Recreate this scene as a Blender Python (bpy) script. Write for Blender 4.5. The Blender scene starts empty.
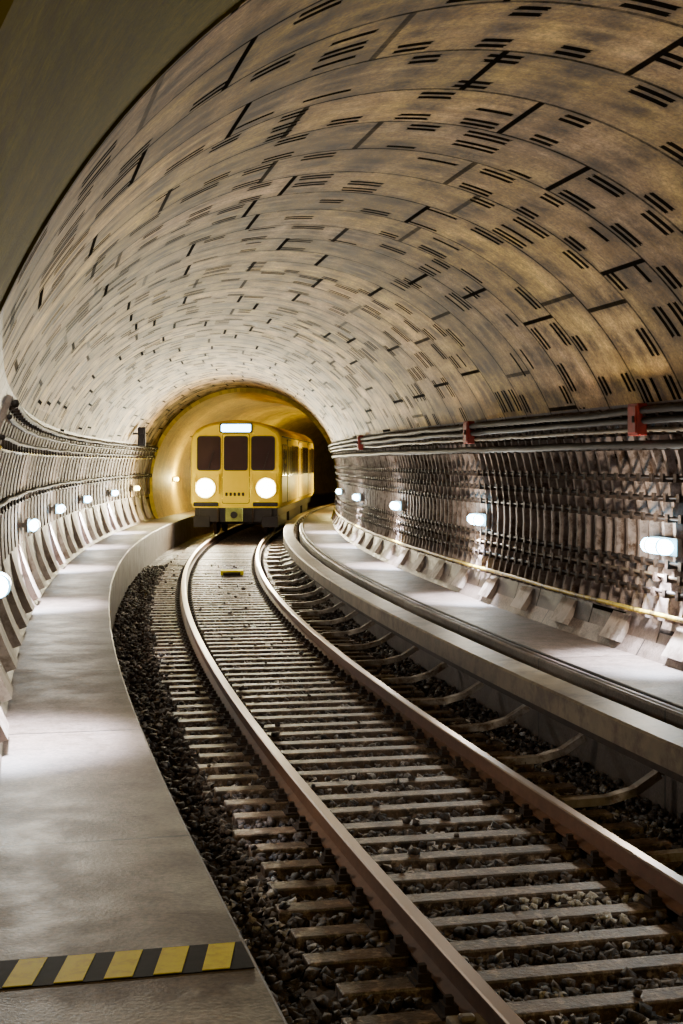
import bpy, math, random
import numpy as np
from mathutils import Vector, Matrix
random.seed(4); np.random.seed(4)
RC=152.5; CX=-2.97+RC; CY=42.0; S0=-40.2; ST=-36.6
R=2.95; ZC=1.5; WZ=0.45; WE=1.80; WEL=1.84
col=bpy.context.scene.collection

def P(s,L,z):
    s=np.asarray(s,float); L=np.asarray(L,float); z=np.asarray(z,float)
    sc=np.maximum(s,ST); a=sc/RC
    x=CX-(RC-L)*np.cos(a); y=CY+(RC-L)*np.sin(a)
    e=s-sc
    x=x+e*np.sin(a); y=y+e*np.cos(a)
    return np.stack(np.broadcast_arrays(x,y,z),-1)
def S_of(d): return RC*math.asin((d-CY)/RC)
def ANG(s): return max(s,ST)/RC

# ---------------------------------------------------------------- materials
class NT:
    def __init__(s,name):
        s.m=bpy.data.materials.new(name); s.m.use_nodes=True
        s.t=s.m.node_tree; s.b=s.t.nodes['Principled BSDF']
    def n(s,typ,**k):
        nd=s.t.nodes.new(typ)
        for a,v in k.items(): setattr(nd,a,v)
        return nd
    def put(s,sock,v):
        if hasattr(v,'links') or hasattr(v,'is_linked'): s.t.links.new(v,sock)
        elif isinstance(v,(tuple,list)) and len(v)==3 and sock.type=='RGBA': sock.default_value=(*v,1)
        else: sock.default_value=v
    def math(s,op,a,b=0.0,c=None,clamp=False):
        nd=s.n('ShaderNodeMath',operation=op); nd.use_clamp=clamp
        s.put(nd.inputs[0],a); s.put(nd.inputs[1],b)
        if c is not None: s.put(nd.inputs[2],c)
        return nd.outputs[0]
    def mix(s,f,a,b,bt='MIX'):
        nd=s.n('ShaderNodeMix',data_type='RGBA',blend_type=bt)
        s.put(nd.inputs[0],f); s.put(nd.inputs[6],a); s.put(nd.inputs[7],b)
        return nd.outputs[2]
    def ramp(s,f,a,b,c0=0.0,c1=1.0):
        nd=s.n('ShaderNodeMapRange'); nd.clamp=True
        s.put(nd.inputs[0],f); nd.inputs[1].default_value=a; nd.inputs[2].default_value=b
        nd.inputs[3].default_value=c0; nd.inputs[4].default_value=c1
        return nd.outputs[0]
    def noise(s,vec,scale,detail=4,rough=.6,out=0):
        nd=s.n('ShaderNodeTexNoise'); nd.inputs['Scale'].default_value=scale
        nd.inputs['Detail'].default_value=detail; nd.inputs['Roughness'].default_value=rough
        if vec is not None: s.t.links.new(vec,nd.inputs['Vector'])
        return nd.outputs[out]
    def white(s,x,y=0.0,z=0.0):
        c=s.n('ShaderNodeCombineXYZ'); s.put(c.inputs[0],x); s.put(c.inputs[1],y); s.put(c.inputs[2],z)
        w=s.n('ShaderNodeTexWhiteNoise',noise_dimensions='3D'); s.t.links.new(c.outputs[0],w.inputs['Vector'])
        return w.outputs['Value']
    def uv(s):
        u=s.n('ShaderNodeUVMap'); u.uv_map='UVMap'
        x=s.n('ShaderNodeSeparateXYZ'); s.t.links.new(u.outputs[0],x.inputs[0])
        return u.outputs[0],x.outputs[0],x.outputs[1]
    def pos(s):
        g=s.n('ShaderNodeNewGeometry'); return g.outputs['Position']
    def scalevec(s,v,sc):
        m=s.n('ShaderNodeVectorMath',operation='MULTIPLY'); s.t.links.new(v,m.inputs[0]); m.inputs[1].default_value=sc
        return m.outputs[0]
    def bump(s,h,strength=.4,dist=.02):
        b=s.n('ShaderNodeBump'); b.inputs['Strength'].default_value=strength; b.inputs['Distance'].default_value=dist
        s.t.links.new(h,b.inputs['Height']); s.t.links.new(b.outputs[0],s.b.inputs['Normal'])
    def base(s,v): s.put(s.b.inputs['Base Color'],v)
    def rough(s,v): s.put(s.b.inputs['Roughness'],v)
    def spec(s,v): s.put(s.b.inputs['Specular IOR Level'],v)

def simple(name,c,rough=.5,metal=0,var=.25,scale=8,bump=0.0,spec=.5,dirt=None):
    m=NT(name); p=m.pos(); n=m.noise(p,scale)
    f=m.ramp(n,.3,.7)
    cc=m.mix(f,tuple(x*(1-var) for x in c),tuple(min(1,x*(1+var)) for x in c))
    if dirt: cc=m.mix(m.ramp(m.noise(p,scale*.6,6,.75),.48,.62),cc,dirt)
    m.base(cc); m.spec(spec)
    m.rough(rough); m.b.inputs['Metallic'].default_value=metal
    if bump: m.bump(n,bump,.02)
    return m.m
def emit(name,c,st):
    m=NT(name); m.base((.8,.8,.8)); m.put(m.b.inputs['Emission Color'],c); m.b.inputs['Emission Strength'].default_value=st
    return m.m

def lining(name,ca,cb,stain,pockets=True,rough=.5,ringw=.84,contrast=1.0,spec=.4,joints=True):
    m=NT(name); uv,u,v=m.uv()
    fine=m.noise(uv,30,3,.8)
    big=m.ramp(m.noise(uv,.45,6,.65),.38,.62)
    streak=m.ramp(m.noise(m.scalevec(uv,(6.0,.5,1)),1.0,6,.7),.42,.62)
    streak2=m.ramp(m.noise(m.scalevec(uv,(.35,3.0,1)),1.0,6,.7),.46,.62)
    mid=m.ramp(m.noise(uv,2.4,8,.78),.42,.60)
    blot=m.ramp(m.noise(uv,.8,8,.72),.48,.60)
    dark=None; st=None
    if joints:
        ur=m.math('DIVIDE',u,ringw); ring=m.math('FLOOR',ur); fu=m.math('FRACT',ur)
        e=m.math('MINIMUM',fu,m.math('SUBTRACT',1.0,fu))
        j1=m.ramp(e,.014,.026,1,0)
        jg=m.ramp(e,.0,.15,1,0)
        rr=m.white(ring,3.1,.5)
        off=m.math('ADD',m.math('MULTIPLY',m.math('FLOORED_MODULO',ring,2.0),.5),m.math('MULTIPLY',rr,.45))
        vv=m.math('ADD',m.math('DIVIDE',v,1.5),off); seg=m.math('FLOOR',vv); fv=m.math('FRACT',vv)
        e2=m.math('MINIMUM',fv,m.math('SUBTRACT',1.0,fv))
        jr=m.ramp(m.white(ring,m.math('FLOOR',m.math('ADD',vv,.5)),2.2),0,.5,.6,1.0)
        j2=m.math('MULTIPLY',m.ramp(e2,.012,.017,1,0),jr); jg2=m.ramp(e2,.0,.08,1,0)
        segv=m.white(ring,seg,7.7)
        dark=m.math('MAXIMUM',m.math('MULTIPLY',j1,m.ramp(mid,0,1,.95,.65)),j2)
        if pockets:
            pv=m.math('ADD',m.math('DIVIDE',v,.46),m.math('MULTIPLY',rr,7.0)); cell=m.math('FLOOR',pv); fp=m.math('FRACT',pv)
            hl=m.ramp(m.white(ring,cell,5.5),0,1,.17,.33)
            wob=m.ramp(m.noise(uv,14,3,.7),.3,.7,-.03,.03)
            dv=m.math('SUBTRACT',m.math('ADD',m.math('ABSOLUTE',m.math('SUBTRACT',fp,.5)),wob),hl)
            vm=m.ramp(dv,.0,.02,1,0); vw=m.ramp(dv,-.08,.2,1,0)
            for gi,cs in enumerate(([.12,.24],[.46,.58],[.78,.90])):
                pr=m.math('GREATER_THAN',m.white(ring,cell,gi+1.3),.46 if gi!=1 else .76)
                for ci,c in enumerate(cs):
                    p2=m.math('MULTIPLY',pr,m.math('GREATER_THAN',m.white(ring,cell,gi*3+ci+20.3),.15))
                    du=m.math('ABSOLUTE',m.math('SUBTRACT',fu,c))
                    q=m.math('MULTIPLY',m.math('MULTIPLY',m.ramp(du,.034,.040,1,0),vm),p2)
                    dark=m.math('MAXIMUM',dark,q)
                du=m.math('ABSOLUTE',m.math('SUBTRACT',fu,sum(cs)/len(cs)))
                w=m.math('MULTIPLY',m.math('MULTIPLY',m.ramp(du,.07,.20,1,0),vw),m.math('GREATER_THAN',m.white(ring,cell,gi+9.3),.35))
                st=w if st is None else m.math('MAXIMUM',st,w)
    c=m.mix(big,ca,cb)
    c=m.mix(m.math('MULTIPLY',streak,.6*contrast),c,stain)
    c=m.mix(m.math('MULTIPLY',streak2,.5*contrast),c,tuple(x*.75 for x in stain))
    c=m.mix(m.math('MULTIPLY',blot,.65*contrast),c,tuple(x*.5 for x in stain))
    c=m.mix(m.math('MULTIPLY',m.math('SUBTRACT',1.0,mid),.5*contrast),c,tuple(x*.5 for x in stain))
    if st is not None:
        c=m.mix(m.math('MULTIPLY',m.math('MULTIPLY',st,m.ramp(mid,0,1,1,.5)),.92),c,(.055,.027,.009))
    if joints:
        c=m.mix(m.math('MULTIPLY',m.math('MULTIPLY',m.math('MAXIMUM',jg,jg2),m.ramp(mid,0,1,1,.2)),.8),c,(.055,.033,.014))
        c=m.mix(1.0,c,m.ramp(segv,0,1,.58,1.36),'MULTIPLY')
    c=m.mix(1.0,c,m.ramp(fine,.28,.72,.45,1.5),'MULTIPLY')
    if dark is not None:
        c=m.mix(m.math('MULTIPLY',dark,.98),c,(.005,.004,.003))
        m.spec(m.math('MULTIPLY',m.math('SUBTRACT',1.0,dark),spec))
        m.bump(m.math('MULTIPLY',fine,.25),.6,.02)
        m.rough(m.math('MAXIMUM',m.ramp(fine,.2,.8,rough-.1,rough+.15),dark))
    else:
        m.spec(spec); m.bump(fine,.3,.01); m.rough(m.ramp(fine,.2,.8,rough-.1,rough+.15))
    m.base(c)
    return m.m

M={}
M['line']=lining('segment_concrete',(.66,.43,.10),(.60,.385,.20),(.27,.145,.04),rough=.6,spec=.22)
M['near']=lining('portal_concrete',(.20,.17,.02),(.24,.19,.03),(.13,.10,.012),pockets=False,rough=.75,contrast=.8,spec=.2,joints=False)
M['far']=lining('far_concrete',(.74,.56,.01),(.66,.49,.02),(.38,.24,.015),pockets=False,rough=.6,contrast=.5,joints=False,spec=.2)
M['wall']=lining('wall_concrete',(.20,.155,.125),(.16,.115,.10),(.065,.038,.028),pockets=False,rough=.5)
m=NT('walkway_concrete'); uv,u,v=m.uv(); p=m.pos()
fr=m.math('DIVIDE',m.math('ADD',u,.85),2.65)
fu=m.math('FRACT',fr); e=m.math('MINIMUM',fu,m.math('SUBTRACT',1.0,fu))
c=m.mix(m.ramp(m.noise(p,1.1,8,.72),.35,.65),(.125,.088,.068),(.20,.148,.125))
c=m.mix(m.ramp(m.noise(p,6.5,8,.78),.48,.62,0,.75),c,(.07,.048,.033))
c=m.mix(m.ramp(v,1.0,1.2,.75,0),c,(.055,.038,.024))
c=m.mix(1.0,c,m.ramp(m.noise(p,45,3,.7),.3,.7,.55,1.4),'MULTIPLY')
c=m.mix(1.0,c,m.ramp(m.white(m.math('FLOOR',fr)),0,1,.82,1.18),'MULTIPLY')
c=m.mix(m.ramp(e,.004,.006,.95,0),c,(.012,.009,.008)); m.base(c); m.rough(m.ramp(m.noise(p,3.0,6),.4,.6,.50,.62)); m.spec(.4); m.bump(m.noise(p,60,3),.25,.01); M['walk']=m.m
def ballast(name,dk,lt,pale):
    m=NT(name); p=m.pos()
    vo=m.n('ShaderNodeTexVoronoi'); vo.inputs['Scale'].default_value=17; m.t.links.new(p,vo.inputs['Vector'])
    sx=m.n('ShaderNodeSeparateXYZ'); m.t.links.new(vo.outputs['Color'],sx.inputs[0])
    c=m.mix(sx.outputs[0],dk,lt)
    c=m.mix(m.math('MULTIPLY',m.math('GREATER_THAN',sx.outputs[1],.80),m.ramp(m.noise(p,.9,3),.50,.62)),c,pale)
    c=m.mix(1.0,c,m.ramp(m.noise(p,60,2),.3,.7,.6,1.4),'MULTIPLY')
    m.base(c); m.rough(.65); m.spec(.35); m.bump(m.noise(p,50,4,.7),.6,.01); return m.m
M['ballast']=ballast('ballast_stone',(.010,.006,.005),(.070,.047,.033),(.45,.40,.36))
M['pale']=ballast('pale_stone',(.14,.11,.08),(.55,.50,.43),(.6,.52,.4))
m=NT('sleeper_timber'); p=m.pos(); 
c=m.mix(m.ramp(m.noise(p,6,6,.7),.38,.62),(.020,.011,.006),(.105,.06,.033))
c=m.mix(m.ramp(m.noise(p,16,5,.7),.52,.64,0,.75),c,(.28,.20,.14))
c=m.mix(1.0,c,m.ramp(m.noise(p,55,3,.7),.3,.7,.6,1.4),'MULTIPLY')
m.base(c); m.rough(.45); m.spec(.45); m.bump(m.noise(p,40,4),.6,.01); M['sleeper']=m.m
m=NT('rail_steel'); p=m.pos(); sx=m.n('ShaderNodeSeparateXYZ'); m.t.links.new(p,sx.inputs[0])
f=m.ramp(sx.outputs[2],-.012,-.004); n=m.noise(p,14,5,.7)
c=m.mix(n,(.04,.015,.006),(.20,.085,.035)); c=m.mix(f,c,(.42,.33,.28)); m.base(c)
m.put(m.b.inputs['Metallic'],m.math('MULTIPLY',f,.9)); m.rough(m.ramp(f,0,1,.6,.33)); M['rail']=m.m
M['cover']=simple('cover_board_grey',(.17,.13,.08),.5,0,.25,5,.2,.4,(.08,.05,.03))
M['steel']=simple('lamp_bracket_steel',(.20,.18,.16),.5,.3,.3,9)
M['bracket']=simple('bracket_grey',(.34,.29,.24),.5,0,.3,9,0,.4,(.12,.07,.04))
M['rack']=simple('rack_rusty_grey',(.21,.165,.145),.75,0,.35,7,0,.15,(.05,.028,.016))
M['panel']=simple('wall_panel_grey',(.20,.155,.125),.7,0,.25,4,.1,.2,(.07,.045,.03))
M['rib']=simple('kerb_concrete',(.30,.24,.20),.65,0,.25,4,.2,.25,(.12,.08,.055))
M['dsteel']=simple('dark_steel',(.03,.018,.012),.7,0,.3,9,0,.2)
M['cable']=simple('black_cable',(.016,.011,.009),.6,0,.3,9,0,.2)
M['cableg']=simple('grey_cable',(.12,.09,.06),.5,0,.3,9,0,.3)
M['cabley']=simple('yellow_cable',(.5,.36,.03),.5,0,.3,9,0,.3,(.06,.04,.02))
M['red']=simple('red_enamel',(.24,.018,.008),.5,0,.3,9,0,.3)
M['yellowpaint']=simple('yellow_paint',(1.0,.82,.0),.6,0,.05,25,0,.2,(.82,.64,.0))
M['blackpaint']=simple('black_paint',(.012,.01,.012),.7,0,.4,25,0,.1)
M['trainy']=simple('train_yellow',(.92,.70,.0),.5,0,.04,3,0,.10)
M['trainblack']=simple('train_black',(.015,.012,.012),.5,0,.3,6,0,.3)
M['glass']=simple('dark_glass',(.035,.02,.025),.08,0,.1,3)
M['sideglass']=simple('side_glass',(.10,.06,.03),.1,0,.2,2)
M['roofg']=simple('train_roof',(.74,.54,.0),.55,0,.15,4,0,.2)
M['white']=simple('white_insulator',(.75,.73,.68),.4,0,.1,9)
M['lamp']=emit('lamp_diffuser',(.22,.66,1.0),55)
M['lampy']=emit('yellow_lamp_diffuser',(1.0,.75,.2),30)
M['lampw']=emit('hall_fill',(1.0,.85,.6),6)
M['head']=emit('headlight_lens',(1.0,.97,.88),180)
M['headglow']=emit('headlight_glow_ring',(1.0,.85,.22),8)  # emissive ring standing in for the glare around each headlight
M['dest']=emit('destination_display',(.32,.66,1.0),18)
M['green']=simple('coupler_green',(.22,.25,.05),.5,.2,.3,9)

# ---------------------------------------------------------------- mesh builder
class MB:
    def __init__(s): s.v=[];s.f=[];s.mi=[];s.uv=[];s.n=0
    def addv(s,arr):
        arr=np.asarray(arr,float).reshape(-1,3); i=s.n; s.v.append(arr); s.n+=len(arr); return i
    def face(s,idx,mi=0,uv=None):
        s.f.append(tuple(idx)); s.mi.append(mi); s.uv.append(uv if uv else [(0,0)]*len(idx))
    def box(s,c8,mi=0):
        b=s.addv(c8)
        for q in ((0,3,2,1),(4,5,6,7),(0,1,5,4),(1,2,6,5),(2,3,7,6),(3,0,4,7)):
            s.face([b+i for i in q],mi)
    def tbox(s,s0,s1,L0,L1,z0,z1,mi=0):
        c=[(s0,L0,z0),(s0,L1,z0),(s1,L1,z0),(s1,L0,z0),(s0,L0,z1),(s0,L1,z1),(s1,L1,z1),(s1,L0,z1)]
        c=np.array(c); s.box(P(c[:,0],c[:,1],c[:,2]),mi)
    def cbox(s,x0,x1,y0,y1,z0,z1,mi=0):
        s.box([(x0,y0,z0),(x1,y0,z0),(x1,y1,z0),(x0,y1,z0),(x0,y0,z1),(x1,y0,z1),(x1,y1,z1),(x0,y1,z1)],mi)
    def sweep(s,prof,ss,closed=False,mi=0,vlen=None,caps=False,jit=None):
        prof=np.array(prof,float); n=len(prof); ss=np.array(ss,float)
        SS=np.repeat(ss,n); LL=np.tile(prof[:,0],len(ss)); ZZ=np.tile(prof[:,1],len(ss))
        if jit is not None: LL=LL+np.repeat(jit[0],n); ZZ=ZZ+np.repeat(jit[1],n)
        b=s.addv(P(SS,LL,ZZ))
        if vlen is None:
            d=np.hypot(*(np.diff(prof,axis=0).T)); vlen=np.concatenate([[0],np.cumsum(d)])
        vl=list(vlen)+[vlen[-1]+.1]
        for i in range(len(ss)-1):
            for j in range(n if closed else n-1):
                k=(j+1)%n
                s.face((b+i*n+j,b+i*n+k,b+(i+1)*n+k,b+(i+1)*n+j),mi,
                   [(ss[i],vl[j]),(ss[i],vl[j+1]),(ss[i+1],vl[j+1]),(ss[i+1],vl[j])])
        if caps and closed:
            s.face([b+j for j in range(n)],mi); s.face([b+(len(ss)-1)*n+j for j in reversed(range(n))],mi)
    def prism(s,pts,fn,d0,d1,mi=0):
        n=len(pts); b=s.addv([fn(a,c,d0) for a,c in pts]+[fn(a,c,d1) for a,c in pts])
        s.face(range(b,b+n),mi); s.face([b+2*n-1-i for i in range(n)],mi)
        for i in range(n): k=(i+1)%n; s.face((b+i,b+k,b+n+k,b+n+i),mi)
    def obj(s,name,mats,smooth=False,parent=None,bevel=0,recalc=False):
        me=bpy.data.meshes.new(name)
        me.from_pydata(np.concatenate(s.v).tolist(),[],s.f)
        for mt in mats: me.materials.append(M[mt])
        me.polygons.foreach_set('material_index',s.mi)
        ul=me.uv_layers.new(name='UVMap'); fl=[c for f in s.uv for p in f for c in p]
        ul.data.foreach_set('uv',fl)
        me.polygons.foreach_set('use_smooth',[smooth]*len(s.f)); me.update()
        if recalc:
            import bmesh
            bm=bmesh.new(); bm.from_mesh(me); bmesh.ops.recalc_face_normals(bm,faces=bm.faces); bm.to_mesh(me); bm.free()
        o=bpy.data.objects.new(name,me); col.objects.link(o)
        if parent: o.parent=parent
        if bevel:
            b=o.modifiers.new('bevel','BEVEL'); b.width=bevel; b.segments=2; b.limit_method='ANGLE'
        return o
def circ(L,z,r,n=8): return [(L+r*math.cos(2*math.pi*i/n),z+r*math.sin(2*math.pi*i/n)) for i in range(n)]
def rrect(x0,x1,z0,z1,r,n=4):
    out=[]
    for cx,cz,a0 in ((x1-r,z1-r,0),(x0+r,z1-r,90),(x0+r,z0+r,180),(x1-r,z0+r,270)):
        for i in range(n+1):
            a=math.radians(a0+90*i/n); out.append((cx+r*math.cos(a),cz+r*math.sin(a)))
    return out
def disc(cx,cz,r,n=24): return [(cx+r*math.cos(t),cz+r*math.sin(t)) for t in np.linspace(0,2*math.pi,n,endpoint=False)]

# ---------------------------------------------------------------- tunnel shell
PA=math.asin(1.2/R); SN=-37.0; RN=R+.012
def arcs(a0,a1,n,rad): 
    A=np.linspace(a0,a1,n); return [(rad*math.cos(a),ZC+rad*math.sin(a)) for a in A], list(A*R)
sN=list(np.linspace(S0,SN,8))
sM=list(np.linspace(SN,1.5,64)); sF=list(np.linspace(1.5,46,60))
def shell(name,a0,a1,n,mats):
    mb=MB(); pr,vl=arcs(a0,a1,n,R); prf,vlf=arcs(a0,a1,n,R-.12); prn,_=arcs(a0,a1,n,RN)
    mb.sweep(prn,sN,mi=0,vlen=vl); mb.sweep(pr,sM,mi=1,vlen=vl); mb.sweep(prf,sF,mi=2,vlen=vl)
    for s_,A,B in ((1.5,pr,prf),(SN,prn,pr)):
        k=len(A); bb=mb.addv(P([s_]*k+[s_]*k,[q[0] for q in A]+[q[0] for q in B],[q[1] for q in A]+[q[1] for q in B]))
        for i in range(k-1): mb.face((bb+i,bb+i+1,bb+k+i+1,bb+k+i),2 if s_>0 else 0,[(s_,vl[i])]*4)
    return mb.obj(name,mats,smooth=False)
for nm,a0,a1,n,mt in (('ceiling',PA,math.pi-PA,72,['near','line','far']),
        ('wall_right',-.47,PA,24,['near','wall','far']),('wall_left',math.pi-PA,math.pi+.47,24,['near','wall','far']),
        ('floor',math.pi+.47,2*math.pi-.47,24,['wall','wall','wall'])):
    o=shell(nm,a0,a1,n,mt)
    for p_ in o.data.polygons: p_.use_smooth=True
    o.data.set_sharp_from_angle(angle=math.radians(40))
mb=MB(); pr,_=arcs(0,2*math.pi*63/64,64,R); b=mb.addv(P([46]*64,[q[0] for q in pr],[q[1] for q in pr])); mb.face(range(b,b+64)); mb.obj('wall_far',['wall'])

# station hall behind the portal
mb=MB(); HL0,HL1,HZ0,HZ1=-5.0,5.0,-.7,5.6; SB=S0-12
n=96; A=[2*math.pi*i/n for i in range(n)]
inn=[(RN*math.cos(a),ZC+RN*math.sin(a)) for a in A]; outp=[]
for a in A:
    c,s_=math.cos(a),math.sin(a); t=1e9
    if c>1e-6:t=min(t,HL1/c)
    if c<-1e-6:t=min(t,HL0/c)
    if s_>1e-6:t=min(t,(HZ1-ZC)/s_)
    if s_<-1e-6:t=min(t,(HZ0-ZC)/s_)
    t=max(t,RN+.01)
    outp.append((t*c,ZC+t*s_))
b=mb.addv(P([S0]*2*n,[q[0] for q in inn+outp],[q[1] for q in inn+outp]))
for i in range(n): k=(i+1)%n; mb.face((b+i,b+k,b+n+k,b+n+i),0,[(0,A[i]*3)]*4)
mb.obj('wall_portal',['near'])
mb=MB(); mb.tbox(SB,S0,HL0-.2,HL0,HZ0,HZ1); mb.tbox(SB,S0,HL1,HL1+.2,HZ0,HZ1); mb.tbox(SB-.2,SB,HL0-.2,HL1+.2,HZ0,HZ1)
mb.tbox(SB-.2,S0,HL0-.2,HL1+.2,HZ1,HZ1+.2); mb.tbox(SB-.2,S0,HL0-.2,HL1+.2,HZ0-.2,HZ0); mb.obj('station_hall_shell',['near'])
mb=MB(); mb.tbox(SB,S0,HL0,-WEL,HZ0,WZ); mb.obj('station_platform',['walk'])

# walkways
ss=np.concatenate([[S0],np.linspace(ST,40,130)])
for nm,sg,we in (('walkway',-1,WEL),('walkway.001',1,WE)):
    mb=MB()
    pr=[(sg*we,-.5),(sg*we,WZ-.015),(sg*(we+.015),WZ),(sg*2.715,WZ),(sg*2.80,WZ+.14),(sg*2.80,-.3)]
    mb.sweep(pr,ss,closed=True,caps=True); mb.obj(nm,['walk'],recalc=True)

# hazard strip on the left walkway
mb=MB(); hs=S_of(4.9)+.55; mb.tbox(hs-.135,hs+.135,-2.715,-WEL-.02,WZ+.0005,WZ+.004,1)
x=-2.70
while x<-1.99:
    c=[(hs-.125,x,WZ+.004),(hs-.125,x+.095,WZ+.004),(hs+.125,x+.155,WZ+.004),(hs+.125,x+.06,WZ+.004)]
    c=np.array(c+[(a,b_,WZ+.0065) for a,b_,_ in c]); mb.box(P(c[:,0],c[:,1],c[:,2]),0); x+=.165
mb.obj('hazard_stripe_marking',['yellowpaint','blackpaint'])

# ---------------------------------------------------------------- track
G=.7525; SR=S0-11.5
ss=np.concatenate([[SR],np.linspace(ST-.3,42,140)])
rp=[(-.065,-.15),(.065,-.15),(.065,-.138),(.012,-.12),(.012,-.045),(.036,-.035),(.036,-.006),(.028,0),(-.028,0),(-.036,-.006),(-.036,-.035),(-.012,-.045),(-.012,-.12),(-.065,-.138)]
for nm,sg in (('running_rail',-1),('running_rail.001',1)):
    mb=MB(); mb.sweep([(l+sg*G,z) for l,z in rp],ss,closed=True,caps=True); mb.obj(nm,['rail'],recalc=True)
SP=.39; SW=.075
mb=MB(); fb=MB(); s_=SR
while s_<30:
    j=random.uniform(-.012,.012); zz=-.158+random.uniform(-.006,.002); e=random.uniform(-.04,.04)
    mb.tbox(s_-SW+j,s_+SW+j,-1.27+e,1.27+e,-.33,zz)
    if s_>-40 and s_<10:
        for sg in(-1,1):
            fb.tbox(s_-.07,s_+.07,sg*G-.15,sg*G+.15,zz,zz+.012)
            for q in(-1,1):
                Lb=sg*G+q*.10
                fb.tbox(s_-.045,s_+.045,Lb-.03,Lb+.03,zz+.012,-.115)
                fb.tbox(s_-.018,s_+.018,Lb-.018,Lb+.018,-.115,-.085)
    s_+=SP
mb.obj('railway_sleepers',['sleeper'],bevel=.010); fb.obj('rail_fastenings',['dsteel'])
mb=MB(); Ls=np.linspace(-WEL,WE,36); sb=np.concatenate([np.arange(SR,S0,.5),np.arange(S0,-12,.12),np.arange(-12,42,.5)])
SS,LL=np.meshgrid(sb,Ls,indexing='ij'); 
ZZ=-.225+np.random.uniform(-.02,.02,SS.shape)-.05*(np.abs(LL)>1.35)
b=mb.addv(P(SS,LL,ZZ)); n=len(Ls)
for i in range(len(sb)-1):
    for j in range(n-1): mb.face((b+i*n+j,b+i*n+j+1,b+(i+1)*n+j+1,b+(i+1)*n+j))
mb.obj('ballast_bed',['ballast'])
def stones(name,st,Lt,zt,sz,mat):
    N=len(st)
    base=np.array([(-1,-1,-1),(1,-1,-1),(1,1,-1),(-1,1,-1),(-1,-1,1),(1,-1,1),(1,1,1),(-1,1,1)],float)*.75
    V=base[None]+np.random.uniform(-.38,.38,(N,8,3)); V*=sz[:,None,None]; V[:,:,2]*=.8
    A=np.random.rand(N)*6.28; ca,sa=np.cos(A)[:,None],np.sin(A)[:,None]
    X=V[:,:,0]*ca-V[:,:,1]*sa; Y=V[:,:,0]*sa+V[:,:,1]*ca
    B_=np.random.uniform(-.6,.6,N)[:,None]; X,Zv=X*np.cos(B_)-V[:,:,2]*np.sin(B_),X*np.sin(B_)+V[:,:,2]*np.cos(B_)
    C=P(st,Lt,zt); W=np.stack([X+C[:,0:1],Y+C[:,1:2],Zv+C[:,2:3]],-1).reshape(-1,3)
    Q=np.array(((0,3,2,1),(4,5,6,7),(0,1,5,4),(1,2,6,5),(2,3,7,6),(3,0,4,7)))
    F=(np.arange(N)[:,None,None]*8+Q[None]).reshape(-1,4)
    me=bpy.data.meshes.new(name); me.vertices.add(len(W)); me.vertices.foreach_set('co',W.ravel())
    me.loops.add(F.size); me.loops.foreach_set('vertex_index',F.ravel()); me.polygons.add(len(F))
    me.polygons.foreach_set('loop_start',np.arange(len(F))*4); me.materials.append(M[mat]); me.update(calc_edges=True); me.validate()
    col.objects.link(bpy.data.objects.new(name,me))
N=40000
u=np.random.rand(N); st=S0-.5+ (u**1.5)*32; Lt=np.random.uniform(-WEL+.03,WE-.03,N)
ph=((st-SR)/SP)%1; on=((ph<.24)|(ph>.76))&(np.abs(Lt)<1.3)
keep=(~on)|(np.random.rand(N)<.015)
nr=np.minimum(np.abs(Lt-G),np.abs(Lt+G))>.085; keep&=nr
st,Lt,on=st[keep],Lt[keep],on[keep]; N=len(st)
stones('ballast_stones',st,Lt,np.where(on,-.147,-.200+np.random.uniform(-.02,.022,N)-.05*(np.abs(Lt)>1.35)),np.random.uniform(.014,.034,N),'ballast')
def patch(d,L,n,sp): 
    return S_of(d)+np.random.normal(0,sp,n), np.clip(L+np.random.normal(0,sp*1.3,n),L-.4,L+.4)
a1=patch(7.4,.25,110,.15); a3=patch(10.5,1.2,60,.4)
st=np.concatenate([a1[0],a3[0]]); Lt=np.concatenate([a1[1],a3[1]])
ph=((st-SR)/SP)%1; on=((ph<.24)|(ph>.76))&(np.abs(Lt)<1.27); kp=(np.minimum(np.abs(Lt-G),np.abs(Lt+G))>.1)&(~on)
st,Lt=st[kp],Lt[kp]
stones('pale_rubble',st,Lt,np.where(np.abs(Lt)>1.3,-.235,-.172),np.random.uniform(.010,.026,len(st)),'pale')

# conductor rail
root=bpy.data.objects.new('conductor_rail',None); col.objects.link(root)
ss=np.concatenate([[S0+.1],np.linspace(ST,40,120)])
mb=MB(); mb.sweep([(1.38,.24),(1.40,.24),(1.41,.385),(1.61,.405),(1.62,.27),(1.64,.27),(1.64,.415),(1.62,.425),(1.40,.41),(1.38,.395)],ss,closed=True,caps=True); mb.obj('cover_board',['cover'],parent=root,recalc=True)
mb=MB(); mb.sweep([(1.45,.16),(1.55,.16),(1.55,.24),(1.52,.25),(1.52,.33),(1.48,.33),(1.48,.25),(1.45,.24)],ss,closed=True,caps=True); mb.obj('power_rail',['dsteel'],parent=root,recalc=True)
mb=MB(); mb.sweep(circ(1.87,WZ+.025,.014,8),ss,closed=True,caps=True); mb.obj('edge_cable',['cable'],parent=root,recalc=True)
mb=MB(); s_=S0+.5
path=[(.98,-.14),(1.30,-.13),(1.50,-.08),(1.68,.03),(1.71,.15),(1.69,.33),(1.60,.395)]
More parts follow.
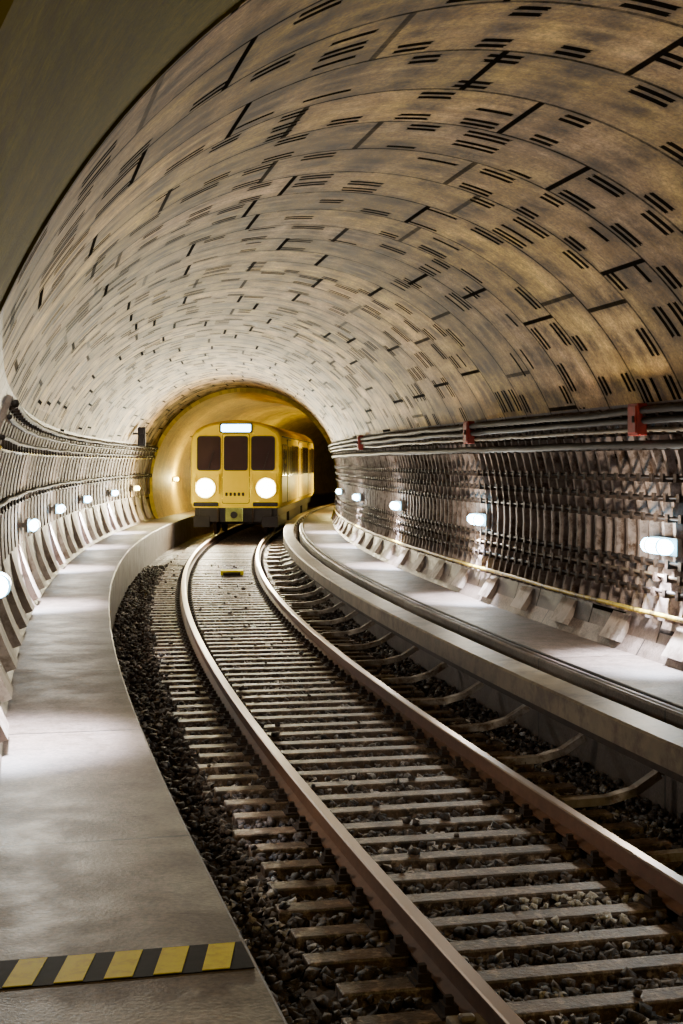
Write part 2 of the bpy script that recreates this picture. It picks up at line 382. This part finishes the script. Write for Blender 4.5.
while s_<20:
    for i in range(len(path)-1):
        (l0,z0),(l1,z1)=path[i],path[i+1]; t=.028
        dx,dz=l1-l0,z1-z0; q=math.hypot(dx,dz); nx,nz=-dz/q*t,dx/q*t
        c=np.array([(s_-.04,l0-nx,z0-nz),(s_-.04,l1-nx,z1-nz),(s_+.04,l1-nx,z1-nz),(s_+.04,l0-nx,z0-nz),(s_-.04,l0+nx,z0+nz),(s_-.04,l1+nx,z1+nz),(s_+.04,l1+nx,z1+nz),(s_+.04,l0+nx,z0+nz)])
        mb.box(P(c[:,0],c[:,1],c[:,2]),0)
    mb.tbox(s_-.05,s_+.05,1.46,1.54,.33,.40,1)
    s_+=1.38
mb.obj('support_brackets',['bracket','white'],parent=root)

# ---------------------------------------------------------------- wall equipment
def wl(z,off=0): return math.sqrt(max(0,(R-off)**2-(z-ZC)**2))
def cables(name,sg,lst,start):
    root=bpy.data.objects.new(name,None); col.objects.link(root)
    for i,(z,r,mt,off) in enumerate(lst):
        ss=np.arange(start,30,.45); k=len(ss)
        jz=np.cumsum(np.random.uniform(-.01,.01,k)); jz-=np.convolve(jz,np.ones(9)/9,'same'); 
        mb=MB(); mb.sweep(circ(sg*wl(z,off),z,r,8),ss,closed=True,caps=True,jit=(np.zeros(k),jz*.9)); mb.obj('cable_%d'%(i+1),[mt],smooth=True,parent=root)
cables('cable_bundle',1,[(2.62,.035,'cable',.11),(2.54,.03,'cable',.13),(2.46,.022,'cableg',.12),(2.33,.04,'cable',.12),(2.05,.014,'cable',.11),(1.88,.014,'cable',.11),(1.70,.016,'cable',.12),(1.30,.016,'cable',.12),(1.18,.014,'cableg',.12),(1.05,.016,'cable',.12),(.84,.022,'cabley',.09)],-36.8)
cables('cable_bundle.001',-1,[(2.60,.03,'cable',.07),(2.50,.02,'cable',.07),(2.36,.02,'cable',.07),(2.28,.018,'cabley',.07),(1.80,.025,'cable',.07),(1.72,.02,'cable',.07)],-31.6)
def ribs(name,sg,step,w,z0,z1,clips,mats,start,dep=.075,cd=.15,end=28,taper=0):
    mb=MB(); s_=start
    a0,a1=math.asin((z0-ZC)/R),math.asin((z1-ZC)/R)
    def pt(s__,a,r): return (s__,sg*r*math.cos(a),ZC+r*math.sin(a))
    while s_<end:
        AA=np.linspace(a0,a1,9); j=random.uniform(-.02,.02)
        for i in range(8):
            sa_,sb_=s_+j-w/2,s_+j+w/2; r0=R+.01
            ra,rb=R-dep*(1-taper*i/8),R-dep*(1-taper*(i+1)/8)
            c=np.array([pt(sa_,AA[i],r0),pt(sb_,AA[i],r0),pt(sb_,AA[i],ra),pt(sa_,AA[i],ra),pt(sa_,AA[i+1],r0),pt(sb_,AA[i+1],r0),pt(sb_,AA[i+1],rb),pt(sa_,AA[i+1],rb)])
            mb.box(P(c[:,0],c[:,1],c[:,2]),0)
        for z in clips:
            a=math.asin((z-ZC)/R); L0=sg*(R-cd)*math.cos(a); L1=sg*(R-.03)*math.cos(a)
            h=min(w/2+.015,.03)
            mb.tbox(s_+j-h,s_+j+h,min(L0,L1),max(L0,L1),z-.045,z-.015,1)
            mb.tbox(s_+j-h,s_+j+h,min(L0,L0+sg*.02),max(L0,L0+sg*.02),z-.045,z+.03,1)
        s_+=step
    mb.obj(name,mats)
ribs('cable_rack',1,.27,.05,.78,2.68,[2.62,2.46,2.33,2.05,1.88,1.70,1.30,1.18,1.05],['rack','dsteel'],-36.7)
ribs('cable_rack.001',-1,.62,.36,1.20,2.66,[2.60,2.32,1.76],['panel','dsteel'],-31.4,.04,.10)
ribs('kerb_ribs',-1,1.45,.50,.50,1.18,[],['rib','dsteel'],-33.0,.10,end=1,taper=.8)
ribs('kerb_ribs.001',1,1.45,.42,.50,.76,[],['rib','dsteel'],-36.6,.09,end=1,taper=.8)
def boxitem(name,s_,sg,z,w,h,d,mt):
    mb=MB(); L1=sg*wl(z,.10); L0=L1-sg*d
    mb.tbox(s_-w/2,s_+w/2,min(L0,L1),max(L0,L1),z-h/2,z+h/2)
    L2=L0-sg*.012; mb.tbox(s_-w/2+.02,s_+w/2-.02,min(L0,L2),max(L0,L2),z-h/2+.02,z+h/2-.02)
    mb.tbox(s_-w/2+.04,s_-w/2+.06,min(L2,L2-sg*.02),max(L2,L2-sg*.02),z-.03,z+.03,1)
    mb.obj(name,[mt,'dsteel'],bevel=.006)
for i,d in enumerate((11.9,17.4,27.0)): boxitem('junction_box' if i==0 else 'junction_box.%03d'%i,S_of(d),1,2.55,.22,.28,.09,'red')

def lamp(s_,sg,z,en,en2,colr,idx):
    name='wall_lamp' if idx==0 else 'wall_lamp.%03d'%idx
    a=ANG(s_); root=bpy.data.objects.new(name,None); col.objects.link(root)
    root.location=P(s_,sg*wl(z,.0),z).tolist(); root.rotation_euler=(0,0,-a+(0 if sg>0 else math.pi))
    mb=MB()
    mb.cbox(-.12,-.0,-.03,.03,-.03,.03,1)
    mb.cbox(-.15,-.11,-.28,.28,-.075,.075,1)
    secs=[(-.27,.35),(-.255,.72),(-.22,.93),(-.17,1.0),(.17,1.0),(.22,.93),(.255,.72),(.27,.35)]; k=14; bs=[]
    for yy,sc_ in secs: bs.append(mb.addv([(-.21+.056*sc_*math.cos(t),yy,.068*sc_*math.sin(t)) for t in np.linspace(0,2*math.pi,k,endpoint=False)]))
    for i in range(len(secs)-1):
        for j in range(k): q=(j+1)%k; mb.face((bs[i]+j,bs[i]+q,bs[i+1]+q,bs[i+1]+j),0)
    mb.face([bs[0]+j for j in range(k)],0); mb.face([bs[-1]+j for j in range(k)],0)
    for yy in(-.12,.12): mb.prism(disc(-.21,0,.072,14),lambda p,q,d:(p,d,q),yy-.006,yy+.006,1)
    mb.obj('fixture',['lamp' if colr is None else 'lampy','steel'],parent=root,recalc=True)
    l=bpy.data.lights.new('tube',type='POINT'); l.energy=en; l.color=(1.0,.87,.68) if colr is None else colr; l.shadow_soft_size=.08
    lo=bpy.data.objects.new('tube_light',l); col.objects.link(lo); lo.parent=root; lo.location=(-.40,0,.0)
    if en2:
        l=bpy.data.lights.new('tube_down',type='SPOT'); l.energy=en2; l.color=(.80,.85,1.0); l.spot_size=math.radians(108); l.spot_blend=.6; l.shadow_soft_size=.06
        lo=bpy.data.objects.new('tube_down_light',l); col.objects.link(lo); lo.parent=root; lo.location=(-.24,0,-.12)
idx=0
for d in (6.4,11.8,17.6,23.4,29.2,35): lamp(S_of(d),1,1.45,100,950,None,idx); idx+=1
for d in (9.4,17.6,23.4,29.2,35): lamp(S_of(d),-1,1.42,108,1150,None,idx); idx+=1
lamp(S_of(39.6),-1,1.45,170,0,(1,.84,.34),idx); idx+=1
for s_ in (6,14): 
    for sg in(-1,1): lamp(s_,sg,1.6,210,0,(1,.80,.28),idx); idx+=1
lamp(20.5,-1,1.8,420,0,(1,.80,.28),idx); idx+=1  # unseen lamp added behind the train to fill the dark gap beside it
for i,(s_,L) in enumerate(((S0-2.0,0),(S0-7,0))):  # unseen hall lamps added as warm fill for the near tunnel
    mb=MB(); mb.tbox(s_-.1,s_+.1,L-1.2,L+1.2,HZ1-.16,HZ1,1); mb.tbox(s_-.07,s_+.07,L-1.15,L+1.15,HZ1-.2,HZ1-.16,0)
    o=mb.obj('hall_fill_lamp' if i==0 else 'hall_fill_lamp.001',['lampw','steel'])
    l=bpy.data.lights.new('hall_fill',type='AREA'); l.shape='RECTANGLE'; l.size=2.2; l.size_y=.3; l.energy=110; l.color=(1,.78,.32)
    lo=bpy.data.objects.new('hall_fill_light',l); col.objects.link(lo); lo.location=P(s_,L,HZ1-.25).tolist(); lo.rotation_euler=(0,0,-ANG(S0)); 
    lo.parent=o

mb=MB(); sd=S_of(37.5)
mb.tbox(sd-.03,sd+.03,-2.62,-2.3,2.9,2.95); mb.tbox(sd-.08,sd+.08,-2.45,-2.26,2.6,3.10); mb.tbox(sd-.14,sd-.08,-2.42,-2.29,2.92,3.05); mb.tbox(sd-.14,sd-.08,-2.42,-2.29,2.66,2.8)
mb.obj('track_signal',['trainblack'])
mb=MB(); sd=S_of(29.5); mb.tbox(sd-.2,sd+.2,-.05,.42,-.155,-.06); mb.tbox(sd-.27,sd-.2,0,.36,-.155,-.09,1); mb.obj('track_magnet',['yellowpaint','dsteel'],bevel=.015)
mb=MB(); sd=S_of(5.9); mb.tbox(sd-.09,sd+.09,-G-.20,-G-.05,-.14,-.06); mb.tbox(sd-.03,sd+.03,-G-.17,-G-.10,-.06,-.03); mb.obj('rail_bond_clamp',['cover'],bevel=.02)

# ---------------------------------------------------------------- train
train=bpy.data.objects.new('subway_train',None); col.objects.link(train)
half=[(1.26,.86),(1.325,1.0),(1.325,2.72),(1.30,2.90),(1.20,3.08),(.98,3.23),(.65,3.33),(.3,3.385),(0,3.40)]
prof=half+[(-a,b) for a,b in reversed(half[:-1])]
CL=15.0
def car(sc,front):
    a=sc/RC; root=bpy.data.objects.new('car_%d'%front,None); col.objects.link(root); root.parent=train
    root.location=P(sc,.10,0).tolist(); root.rotation_euler=(0,0,-a)
    y0=-CL/2; RK=.045
    mb=MB(); secs=[(0,.93),(.02,.955),(.07,.985),(.16,1),(CL-.16,1),(CL-.02,.955),(CL,.93)]
    n=len(prof); b=None; bs=[]
    for (yy,sc_) in secs:
        pts=[]
        for x,z in prof:
            zz=z if z<2 else 2+(z-2)*(1-(1-sc_)*.9)
            rk=RK*(z-.86) if yy<1 else 0
            pts.append((x*sc_ if abs(x)>.0 else 0,y0+yy+rk,zz))
        bs.append(mb.addv(pts))
    for i in range(len(secs)-1):
        for j in range(n):
            k=(j+1)%n
            mb.face((bs[i]+j,bs[i]+k,bs[i+1]+k,bs[i+1]+j),1 if min(prof[j][1],prof[k][1])>3.05 else 0)
    mb.face([bs[0]+j for j in range(n)],0); mb.face([bs[-1]+j for j in range(n)],0)
    mb.obj('body',['trainy','roofg'],parent=root,recalc=True)
    ff=lambda x,z,d:(x,y0+RK*(z-.86)-d,z)
    mb=MB()
    for x0,x1,z0 in((-1.13,-.44,1.93),(.44,1.13,1.93)):
        mb.prism(rrect(x0,x1,z0,2.93,.09),ff,-.05,.018,1); mb.prism(rrect(x0+.035,x1-.035,z0+.035,2.895,.07),ff,0,.026,2)
    mb.prism(rrect(-.40,.40,.98,3.0,.06),ff,-.05,.012,1); mb.prism(rrect(-.385,.385,.995,2.985,.05),ff,0,.022,0)
    mb.prism(rrect(-.35,.35,1.93,2.93,.08),ff,0,.032,1); mb.prism(rrect(-.315,.315,1.965,2.895,.06),ff,0,.038,2)
    for xx in(-.8,.8):
        mb.prism([(xx-.01,1.98),(xx+.01,1.98),(xx+.17,2.5),(xx+.15,2.5)],ff,.03,.045,1)
    for xx in(-.5,.46,-1.19,1.16): mb.prism(rrect(xx,xx+.03,1.25,1.85,.01),ff,.02,.06,3)
    mb.prism(rrect(-.48,.48,3.02,3.30,.05),ff,-.05,.03,1); mb.prism(rrect(-.43,.43,3.05,3.27,.04),ff,0,.04,4)
    for z_ in(1.72,1.12): mb.prism([(-1.24,z_),(1.24,z_),(1.24,z_+.03),(-1.24,z_+.03)],ff,-.02,.014,0)
    for k_ in range(5): mb.prism(rrect(-.30+.12*k_,-.23+.12*k_,1.20,1.30,.02),ff,0,.03,1)
    mb.prism(rrect(-1.22,-.5,.90,1.02,.03),ff,-.02,.05,1); mb.prism(rrect(.5,1.22,.90,1.02,.03),ff,-.02,.05,1)
    for sx_ in(-1,1):
        cx=sx_*.88
        mb.prism(disc(cx,1.43,.31),ff,0,.03,3)
        mb.prism(disc(cx,1.43,.29),ff,0,.036,6 if front==1 else 2)  # painted glow ring behind the lens
        mb.prism(disc(cx,1.43,.22),ff,.0,.06,5 if front==1 else 2)
    mb.obj('cab_front',['trainy','trainblack','glass','roofg','dest','head','headglow'],parent=root,recalc=True)
    mb=MB()
    mb.cbox(-1.2,1.2,y0+.12,-y0-.12,.62,.9,0)
    mb.cbox(-1.05,1.05,y0+.0,y0+.2,.45,.86,0)
    mb.cbox(-1.22,-.75,y0-.02,y0+.25,.30,.62,0); mb.cbox(.75,1.22,y0-.02,y0+.25,.30,.62,0)
    mb.cbox(-1.15,1.15,-2.5,2.5,.3,.65,0)
    for yb in(-5,5):
        mb.cbox(-1.15,-.95,yb-1.5,yb+1.5,.3,.6,0); mb.cbox(.95,1.15,yb-1.5,yb+1.5,.3,.6,0); mb.cbox(-1,1,yb-.3,yb+.3,.3,.6,0)
        for yw in(-1,1):
            for xw in(-.75,.75):
                pts=[(.42*math.cos(t),.42+.42*math.sin(t)) for t in np.linspace(0,2*math.pi,24,endpoint=False)]
                mb.prism(pts,lambda p,q,d,yw=yw,xw=xw:(xw+d,yb+yw+p,q+.003),-.06,.06,1)
    mb.cbox(-.12,.12,y0-.28,y0+.3,.56,.76,0); mb.cbox(-.24,.24,y0-.42,y0-.26,.48,.86,2)
    mb.prism(disc(0,.67,.10,14),lambda p,q,d:(p,y0-.42-d,q),-.02,.06,0)
    for xx in(-.5,.5): 
        mb.cbox(xx-.03,xx+.03,y0-.10,y0+.02,.45,.85,1)
    mb.obj('underframe',['trainblack','dsteel','green'],parent=root,bevel=.01,recalc=True)
    mb=MB()
    for sg in(-1,1):
        fs=lambda p,q,d,sg=sg:(sg*(1.325+d),p,q)
        for yc in(-4.7,0,4.7):
            mb.prism(rrect(yc-.72,yc+.72,.98,2.86,.05),fs,-.02,.008,1)
            for q in(-1,1):
                c0,c1=(yc-.70,yc-.015) if q<0 else (yc+.015,yc+.70)
                mb.prism(rrect(c0,c1,1.0,2.84,.04),fs,-.01,.016,0)
                mb.prism(rrect(c0+.12,c1-.12,1.75,2.65,.06),fs,0,.024,2)
        for c0,c1 in((-7.2,-6.8),(-6.6,-5.7),(-3.75,-2.45),(-2.3,-.95),(.95,2.3),(2.45,3.75),(5.7,7.1)):
            mb.prism(rrect(c0,c1,1.75,2.70,.08),fs,-.02,.012,1); mb.prism(rrect(c0+.03,c1-.03,1.78,2.67,.06),fs,0,.018,2)
        mb.cbox(min(sg*1.32,sg*1.345),max(sg*1.32,sg*1.345),-7.3,7.3,2.90,2.93,1)
    mb.obj('side_fittings',['trainy','trainblack','sideglass'],parent=root,recalc=True)
    if front==1:
        for sx_ in(-1,1):
            l=bpy.data.lights.new('beam',type='SPOT'); l.energy=2000; l.color=(1,.86,.55); l.spot_size=math.radians(140); l.spot_blend=.9; l.shadow_soft_size=.12
            lo=bpy.data.objects.new('headlight_beam',l); col.objects.link(lo); lo.parent=root; lo.location=(sx_*.88,y0-.14,1.43)
            lo.rotation_euler=Vector((0,-1,-.03)).to_track_quat('-Z','Y').to_euler()
car(6.5,1)

# ---------------------------------------------------------------- world, camera
w=bpy.data.worlds.new('World'); bpy.context.scene.world=w; w.use_nodes=True
w.node_tree.nodes['Background'].inputs[0].default_value=(.5,.45,.35,1); w.node_tree.nodes['Background'].inputs[1].default_value=.1
cam=bpy.data.cameras.new('camera'); co=bpy.data.objects.new('camera',cam); col.objects.link(co)
co.location=(0,0,2.18); co.rotation_euler=(math.radians(90),0,0)
cam.sensor_fit='VERTICAL'; cam.sensor_height=36; cam.sensor_width=24; cam.lens=50; cam.shift_y=-50/1024; cam.clip_start=.05
bpy.context.scene.camera=co
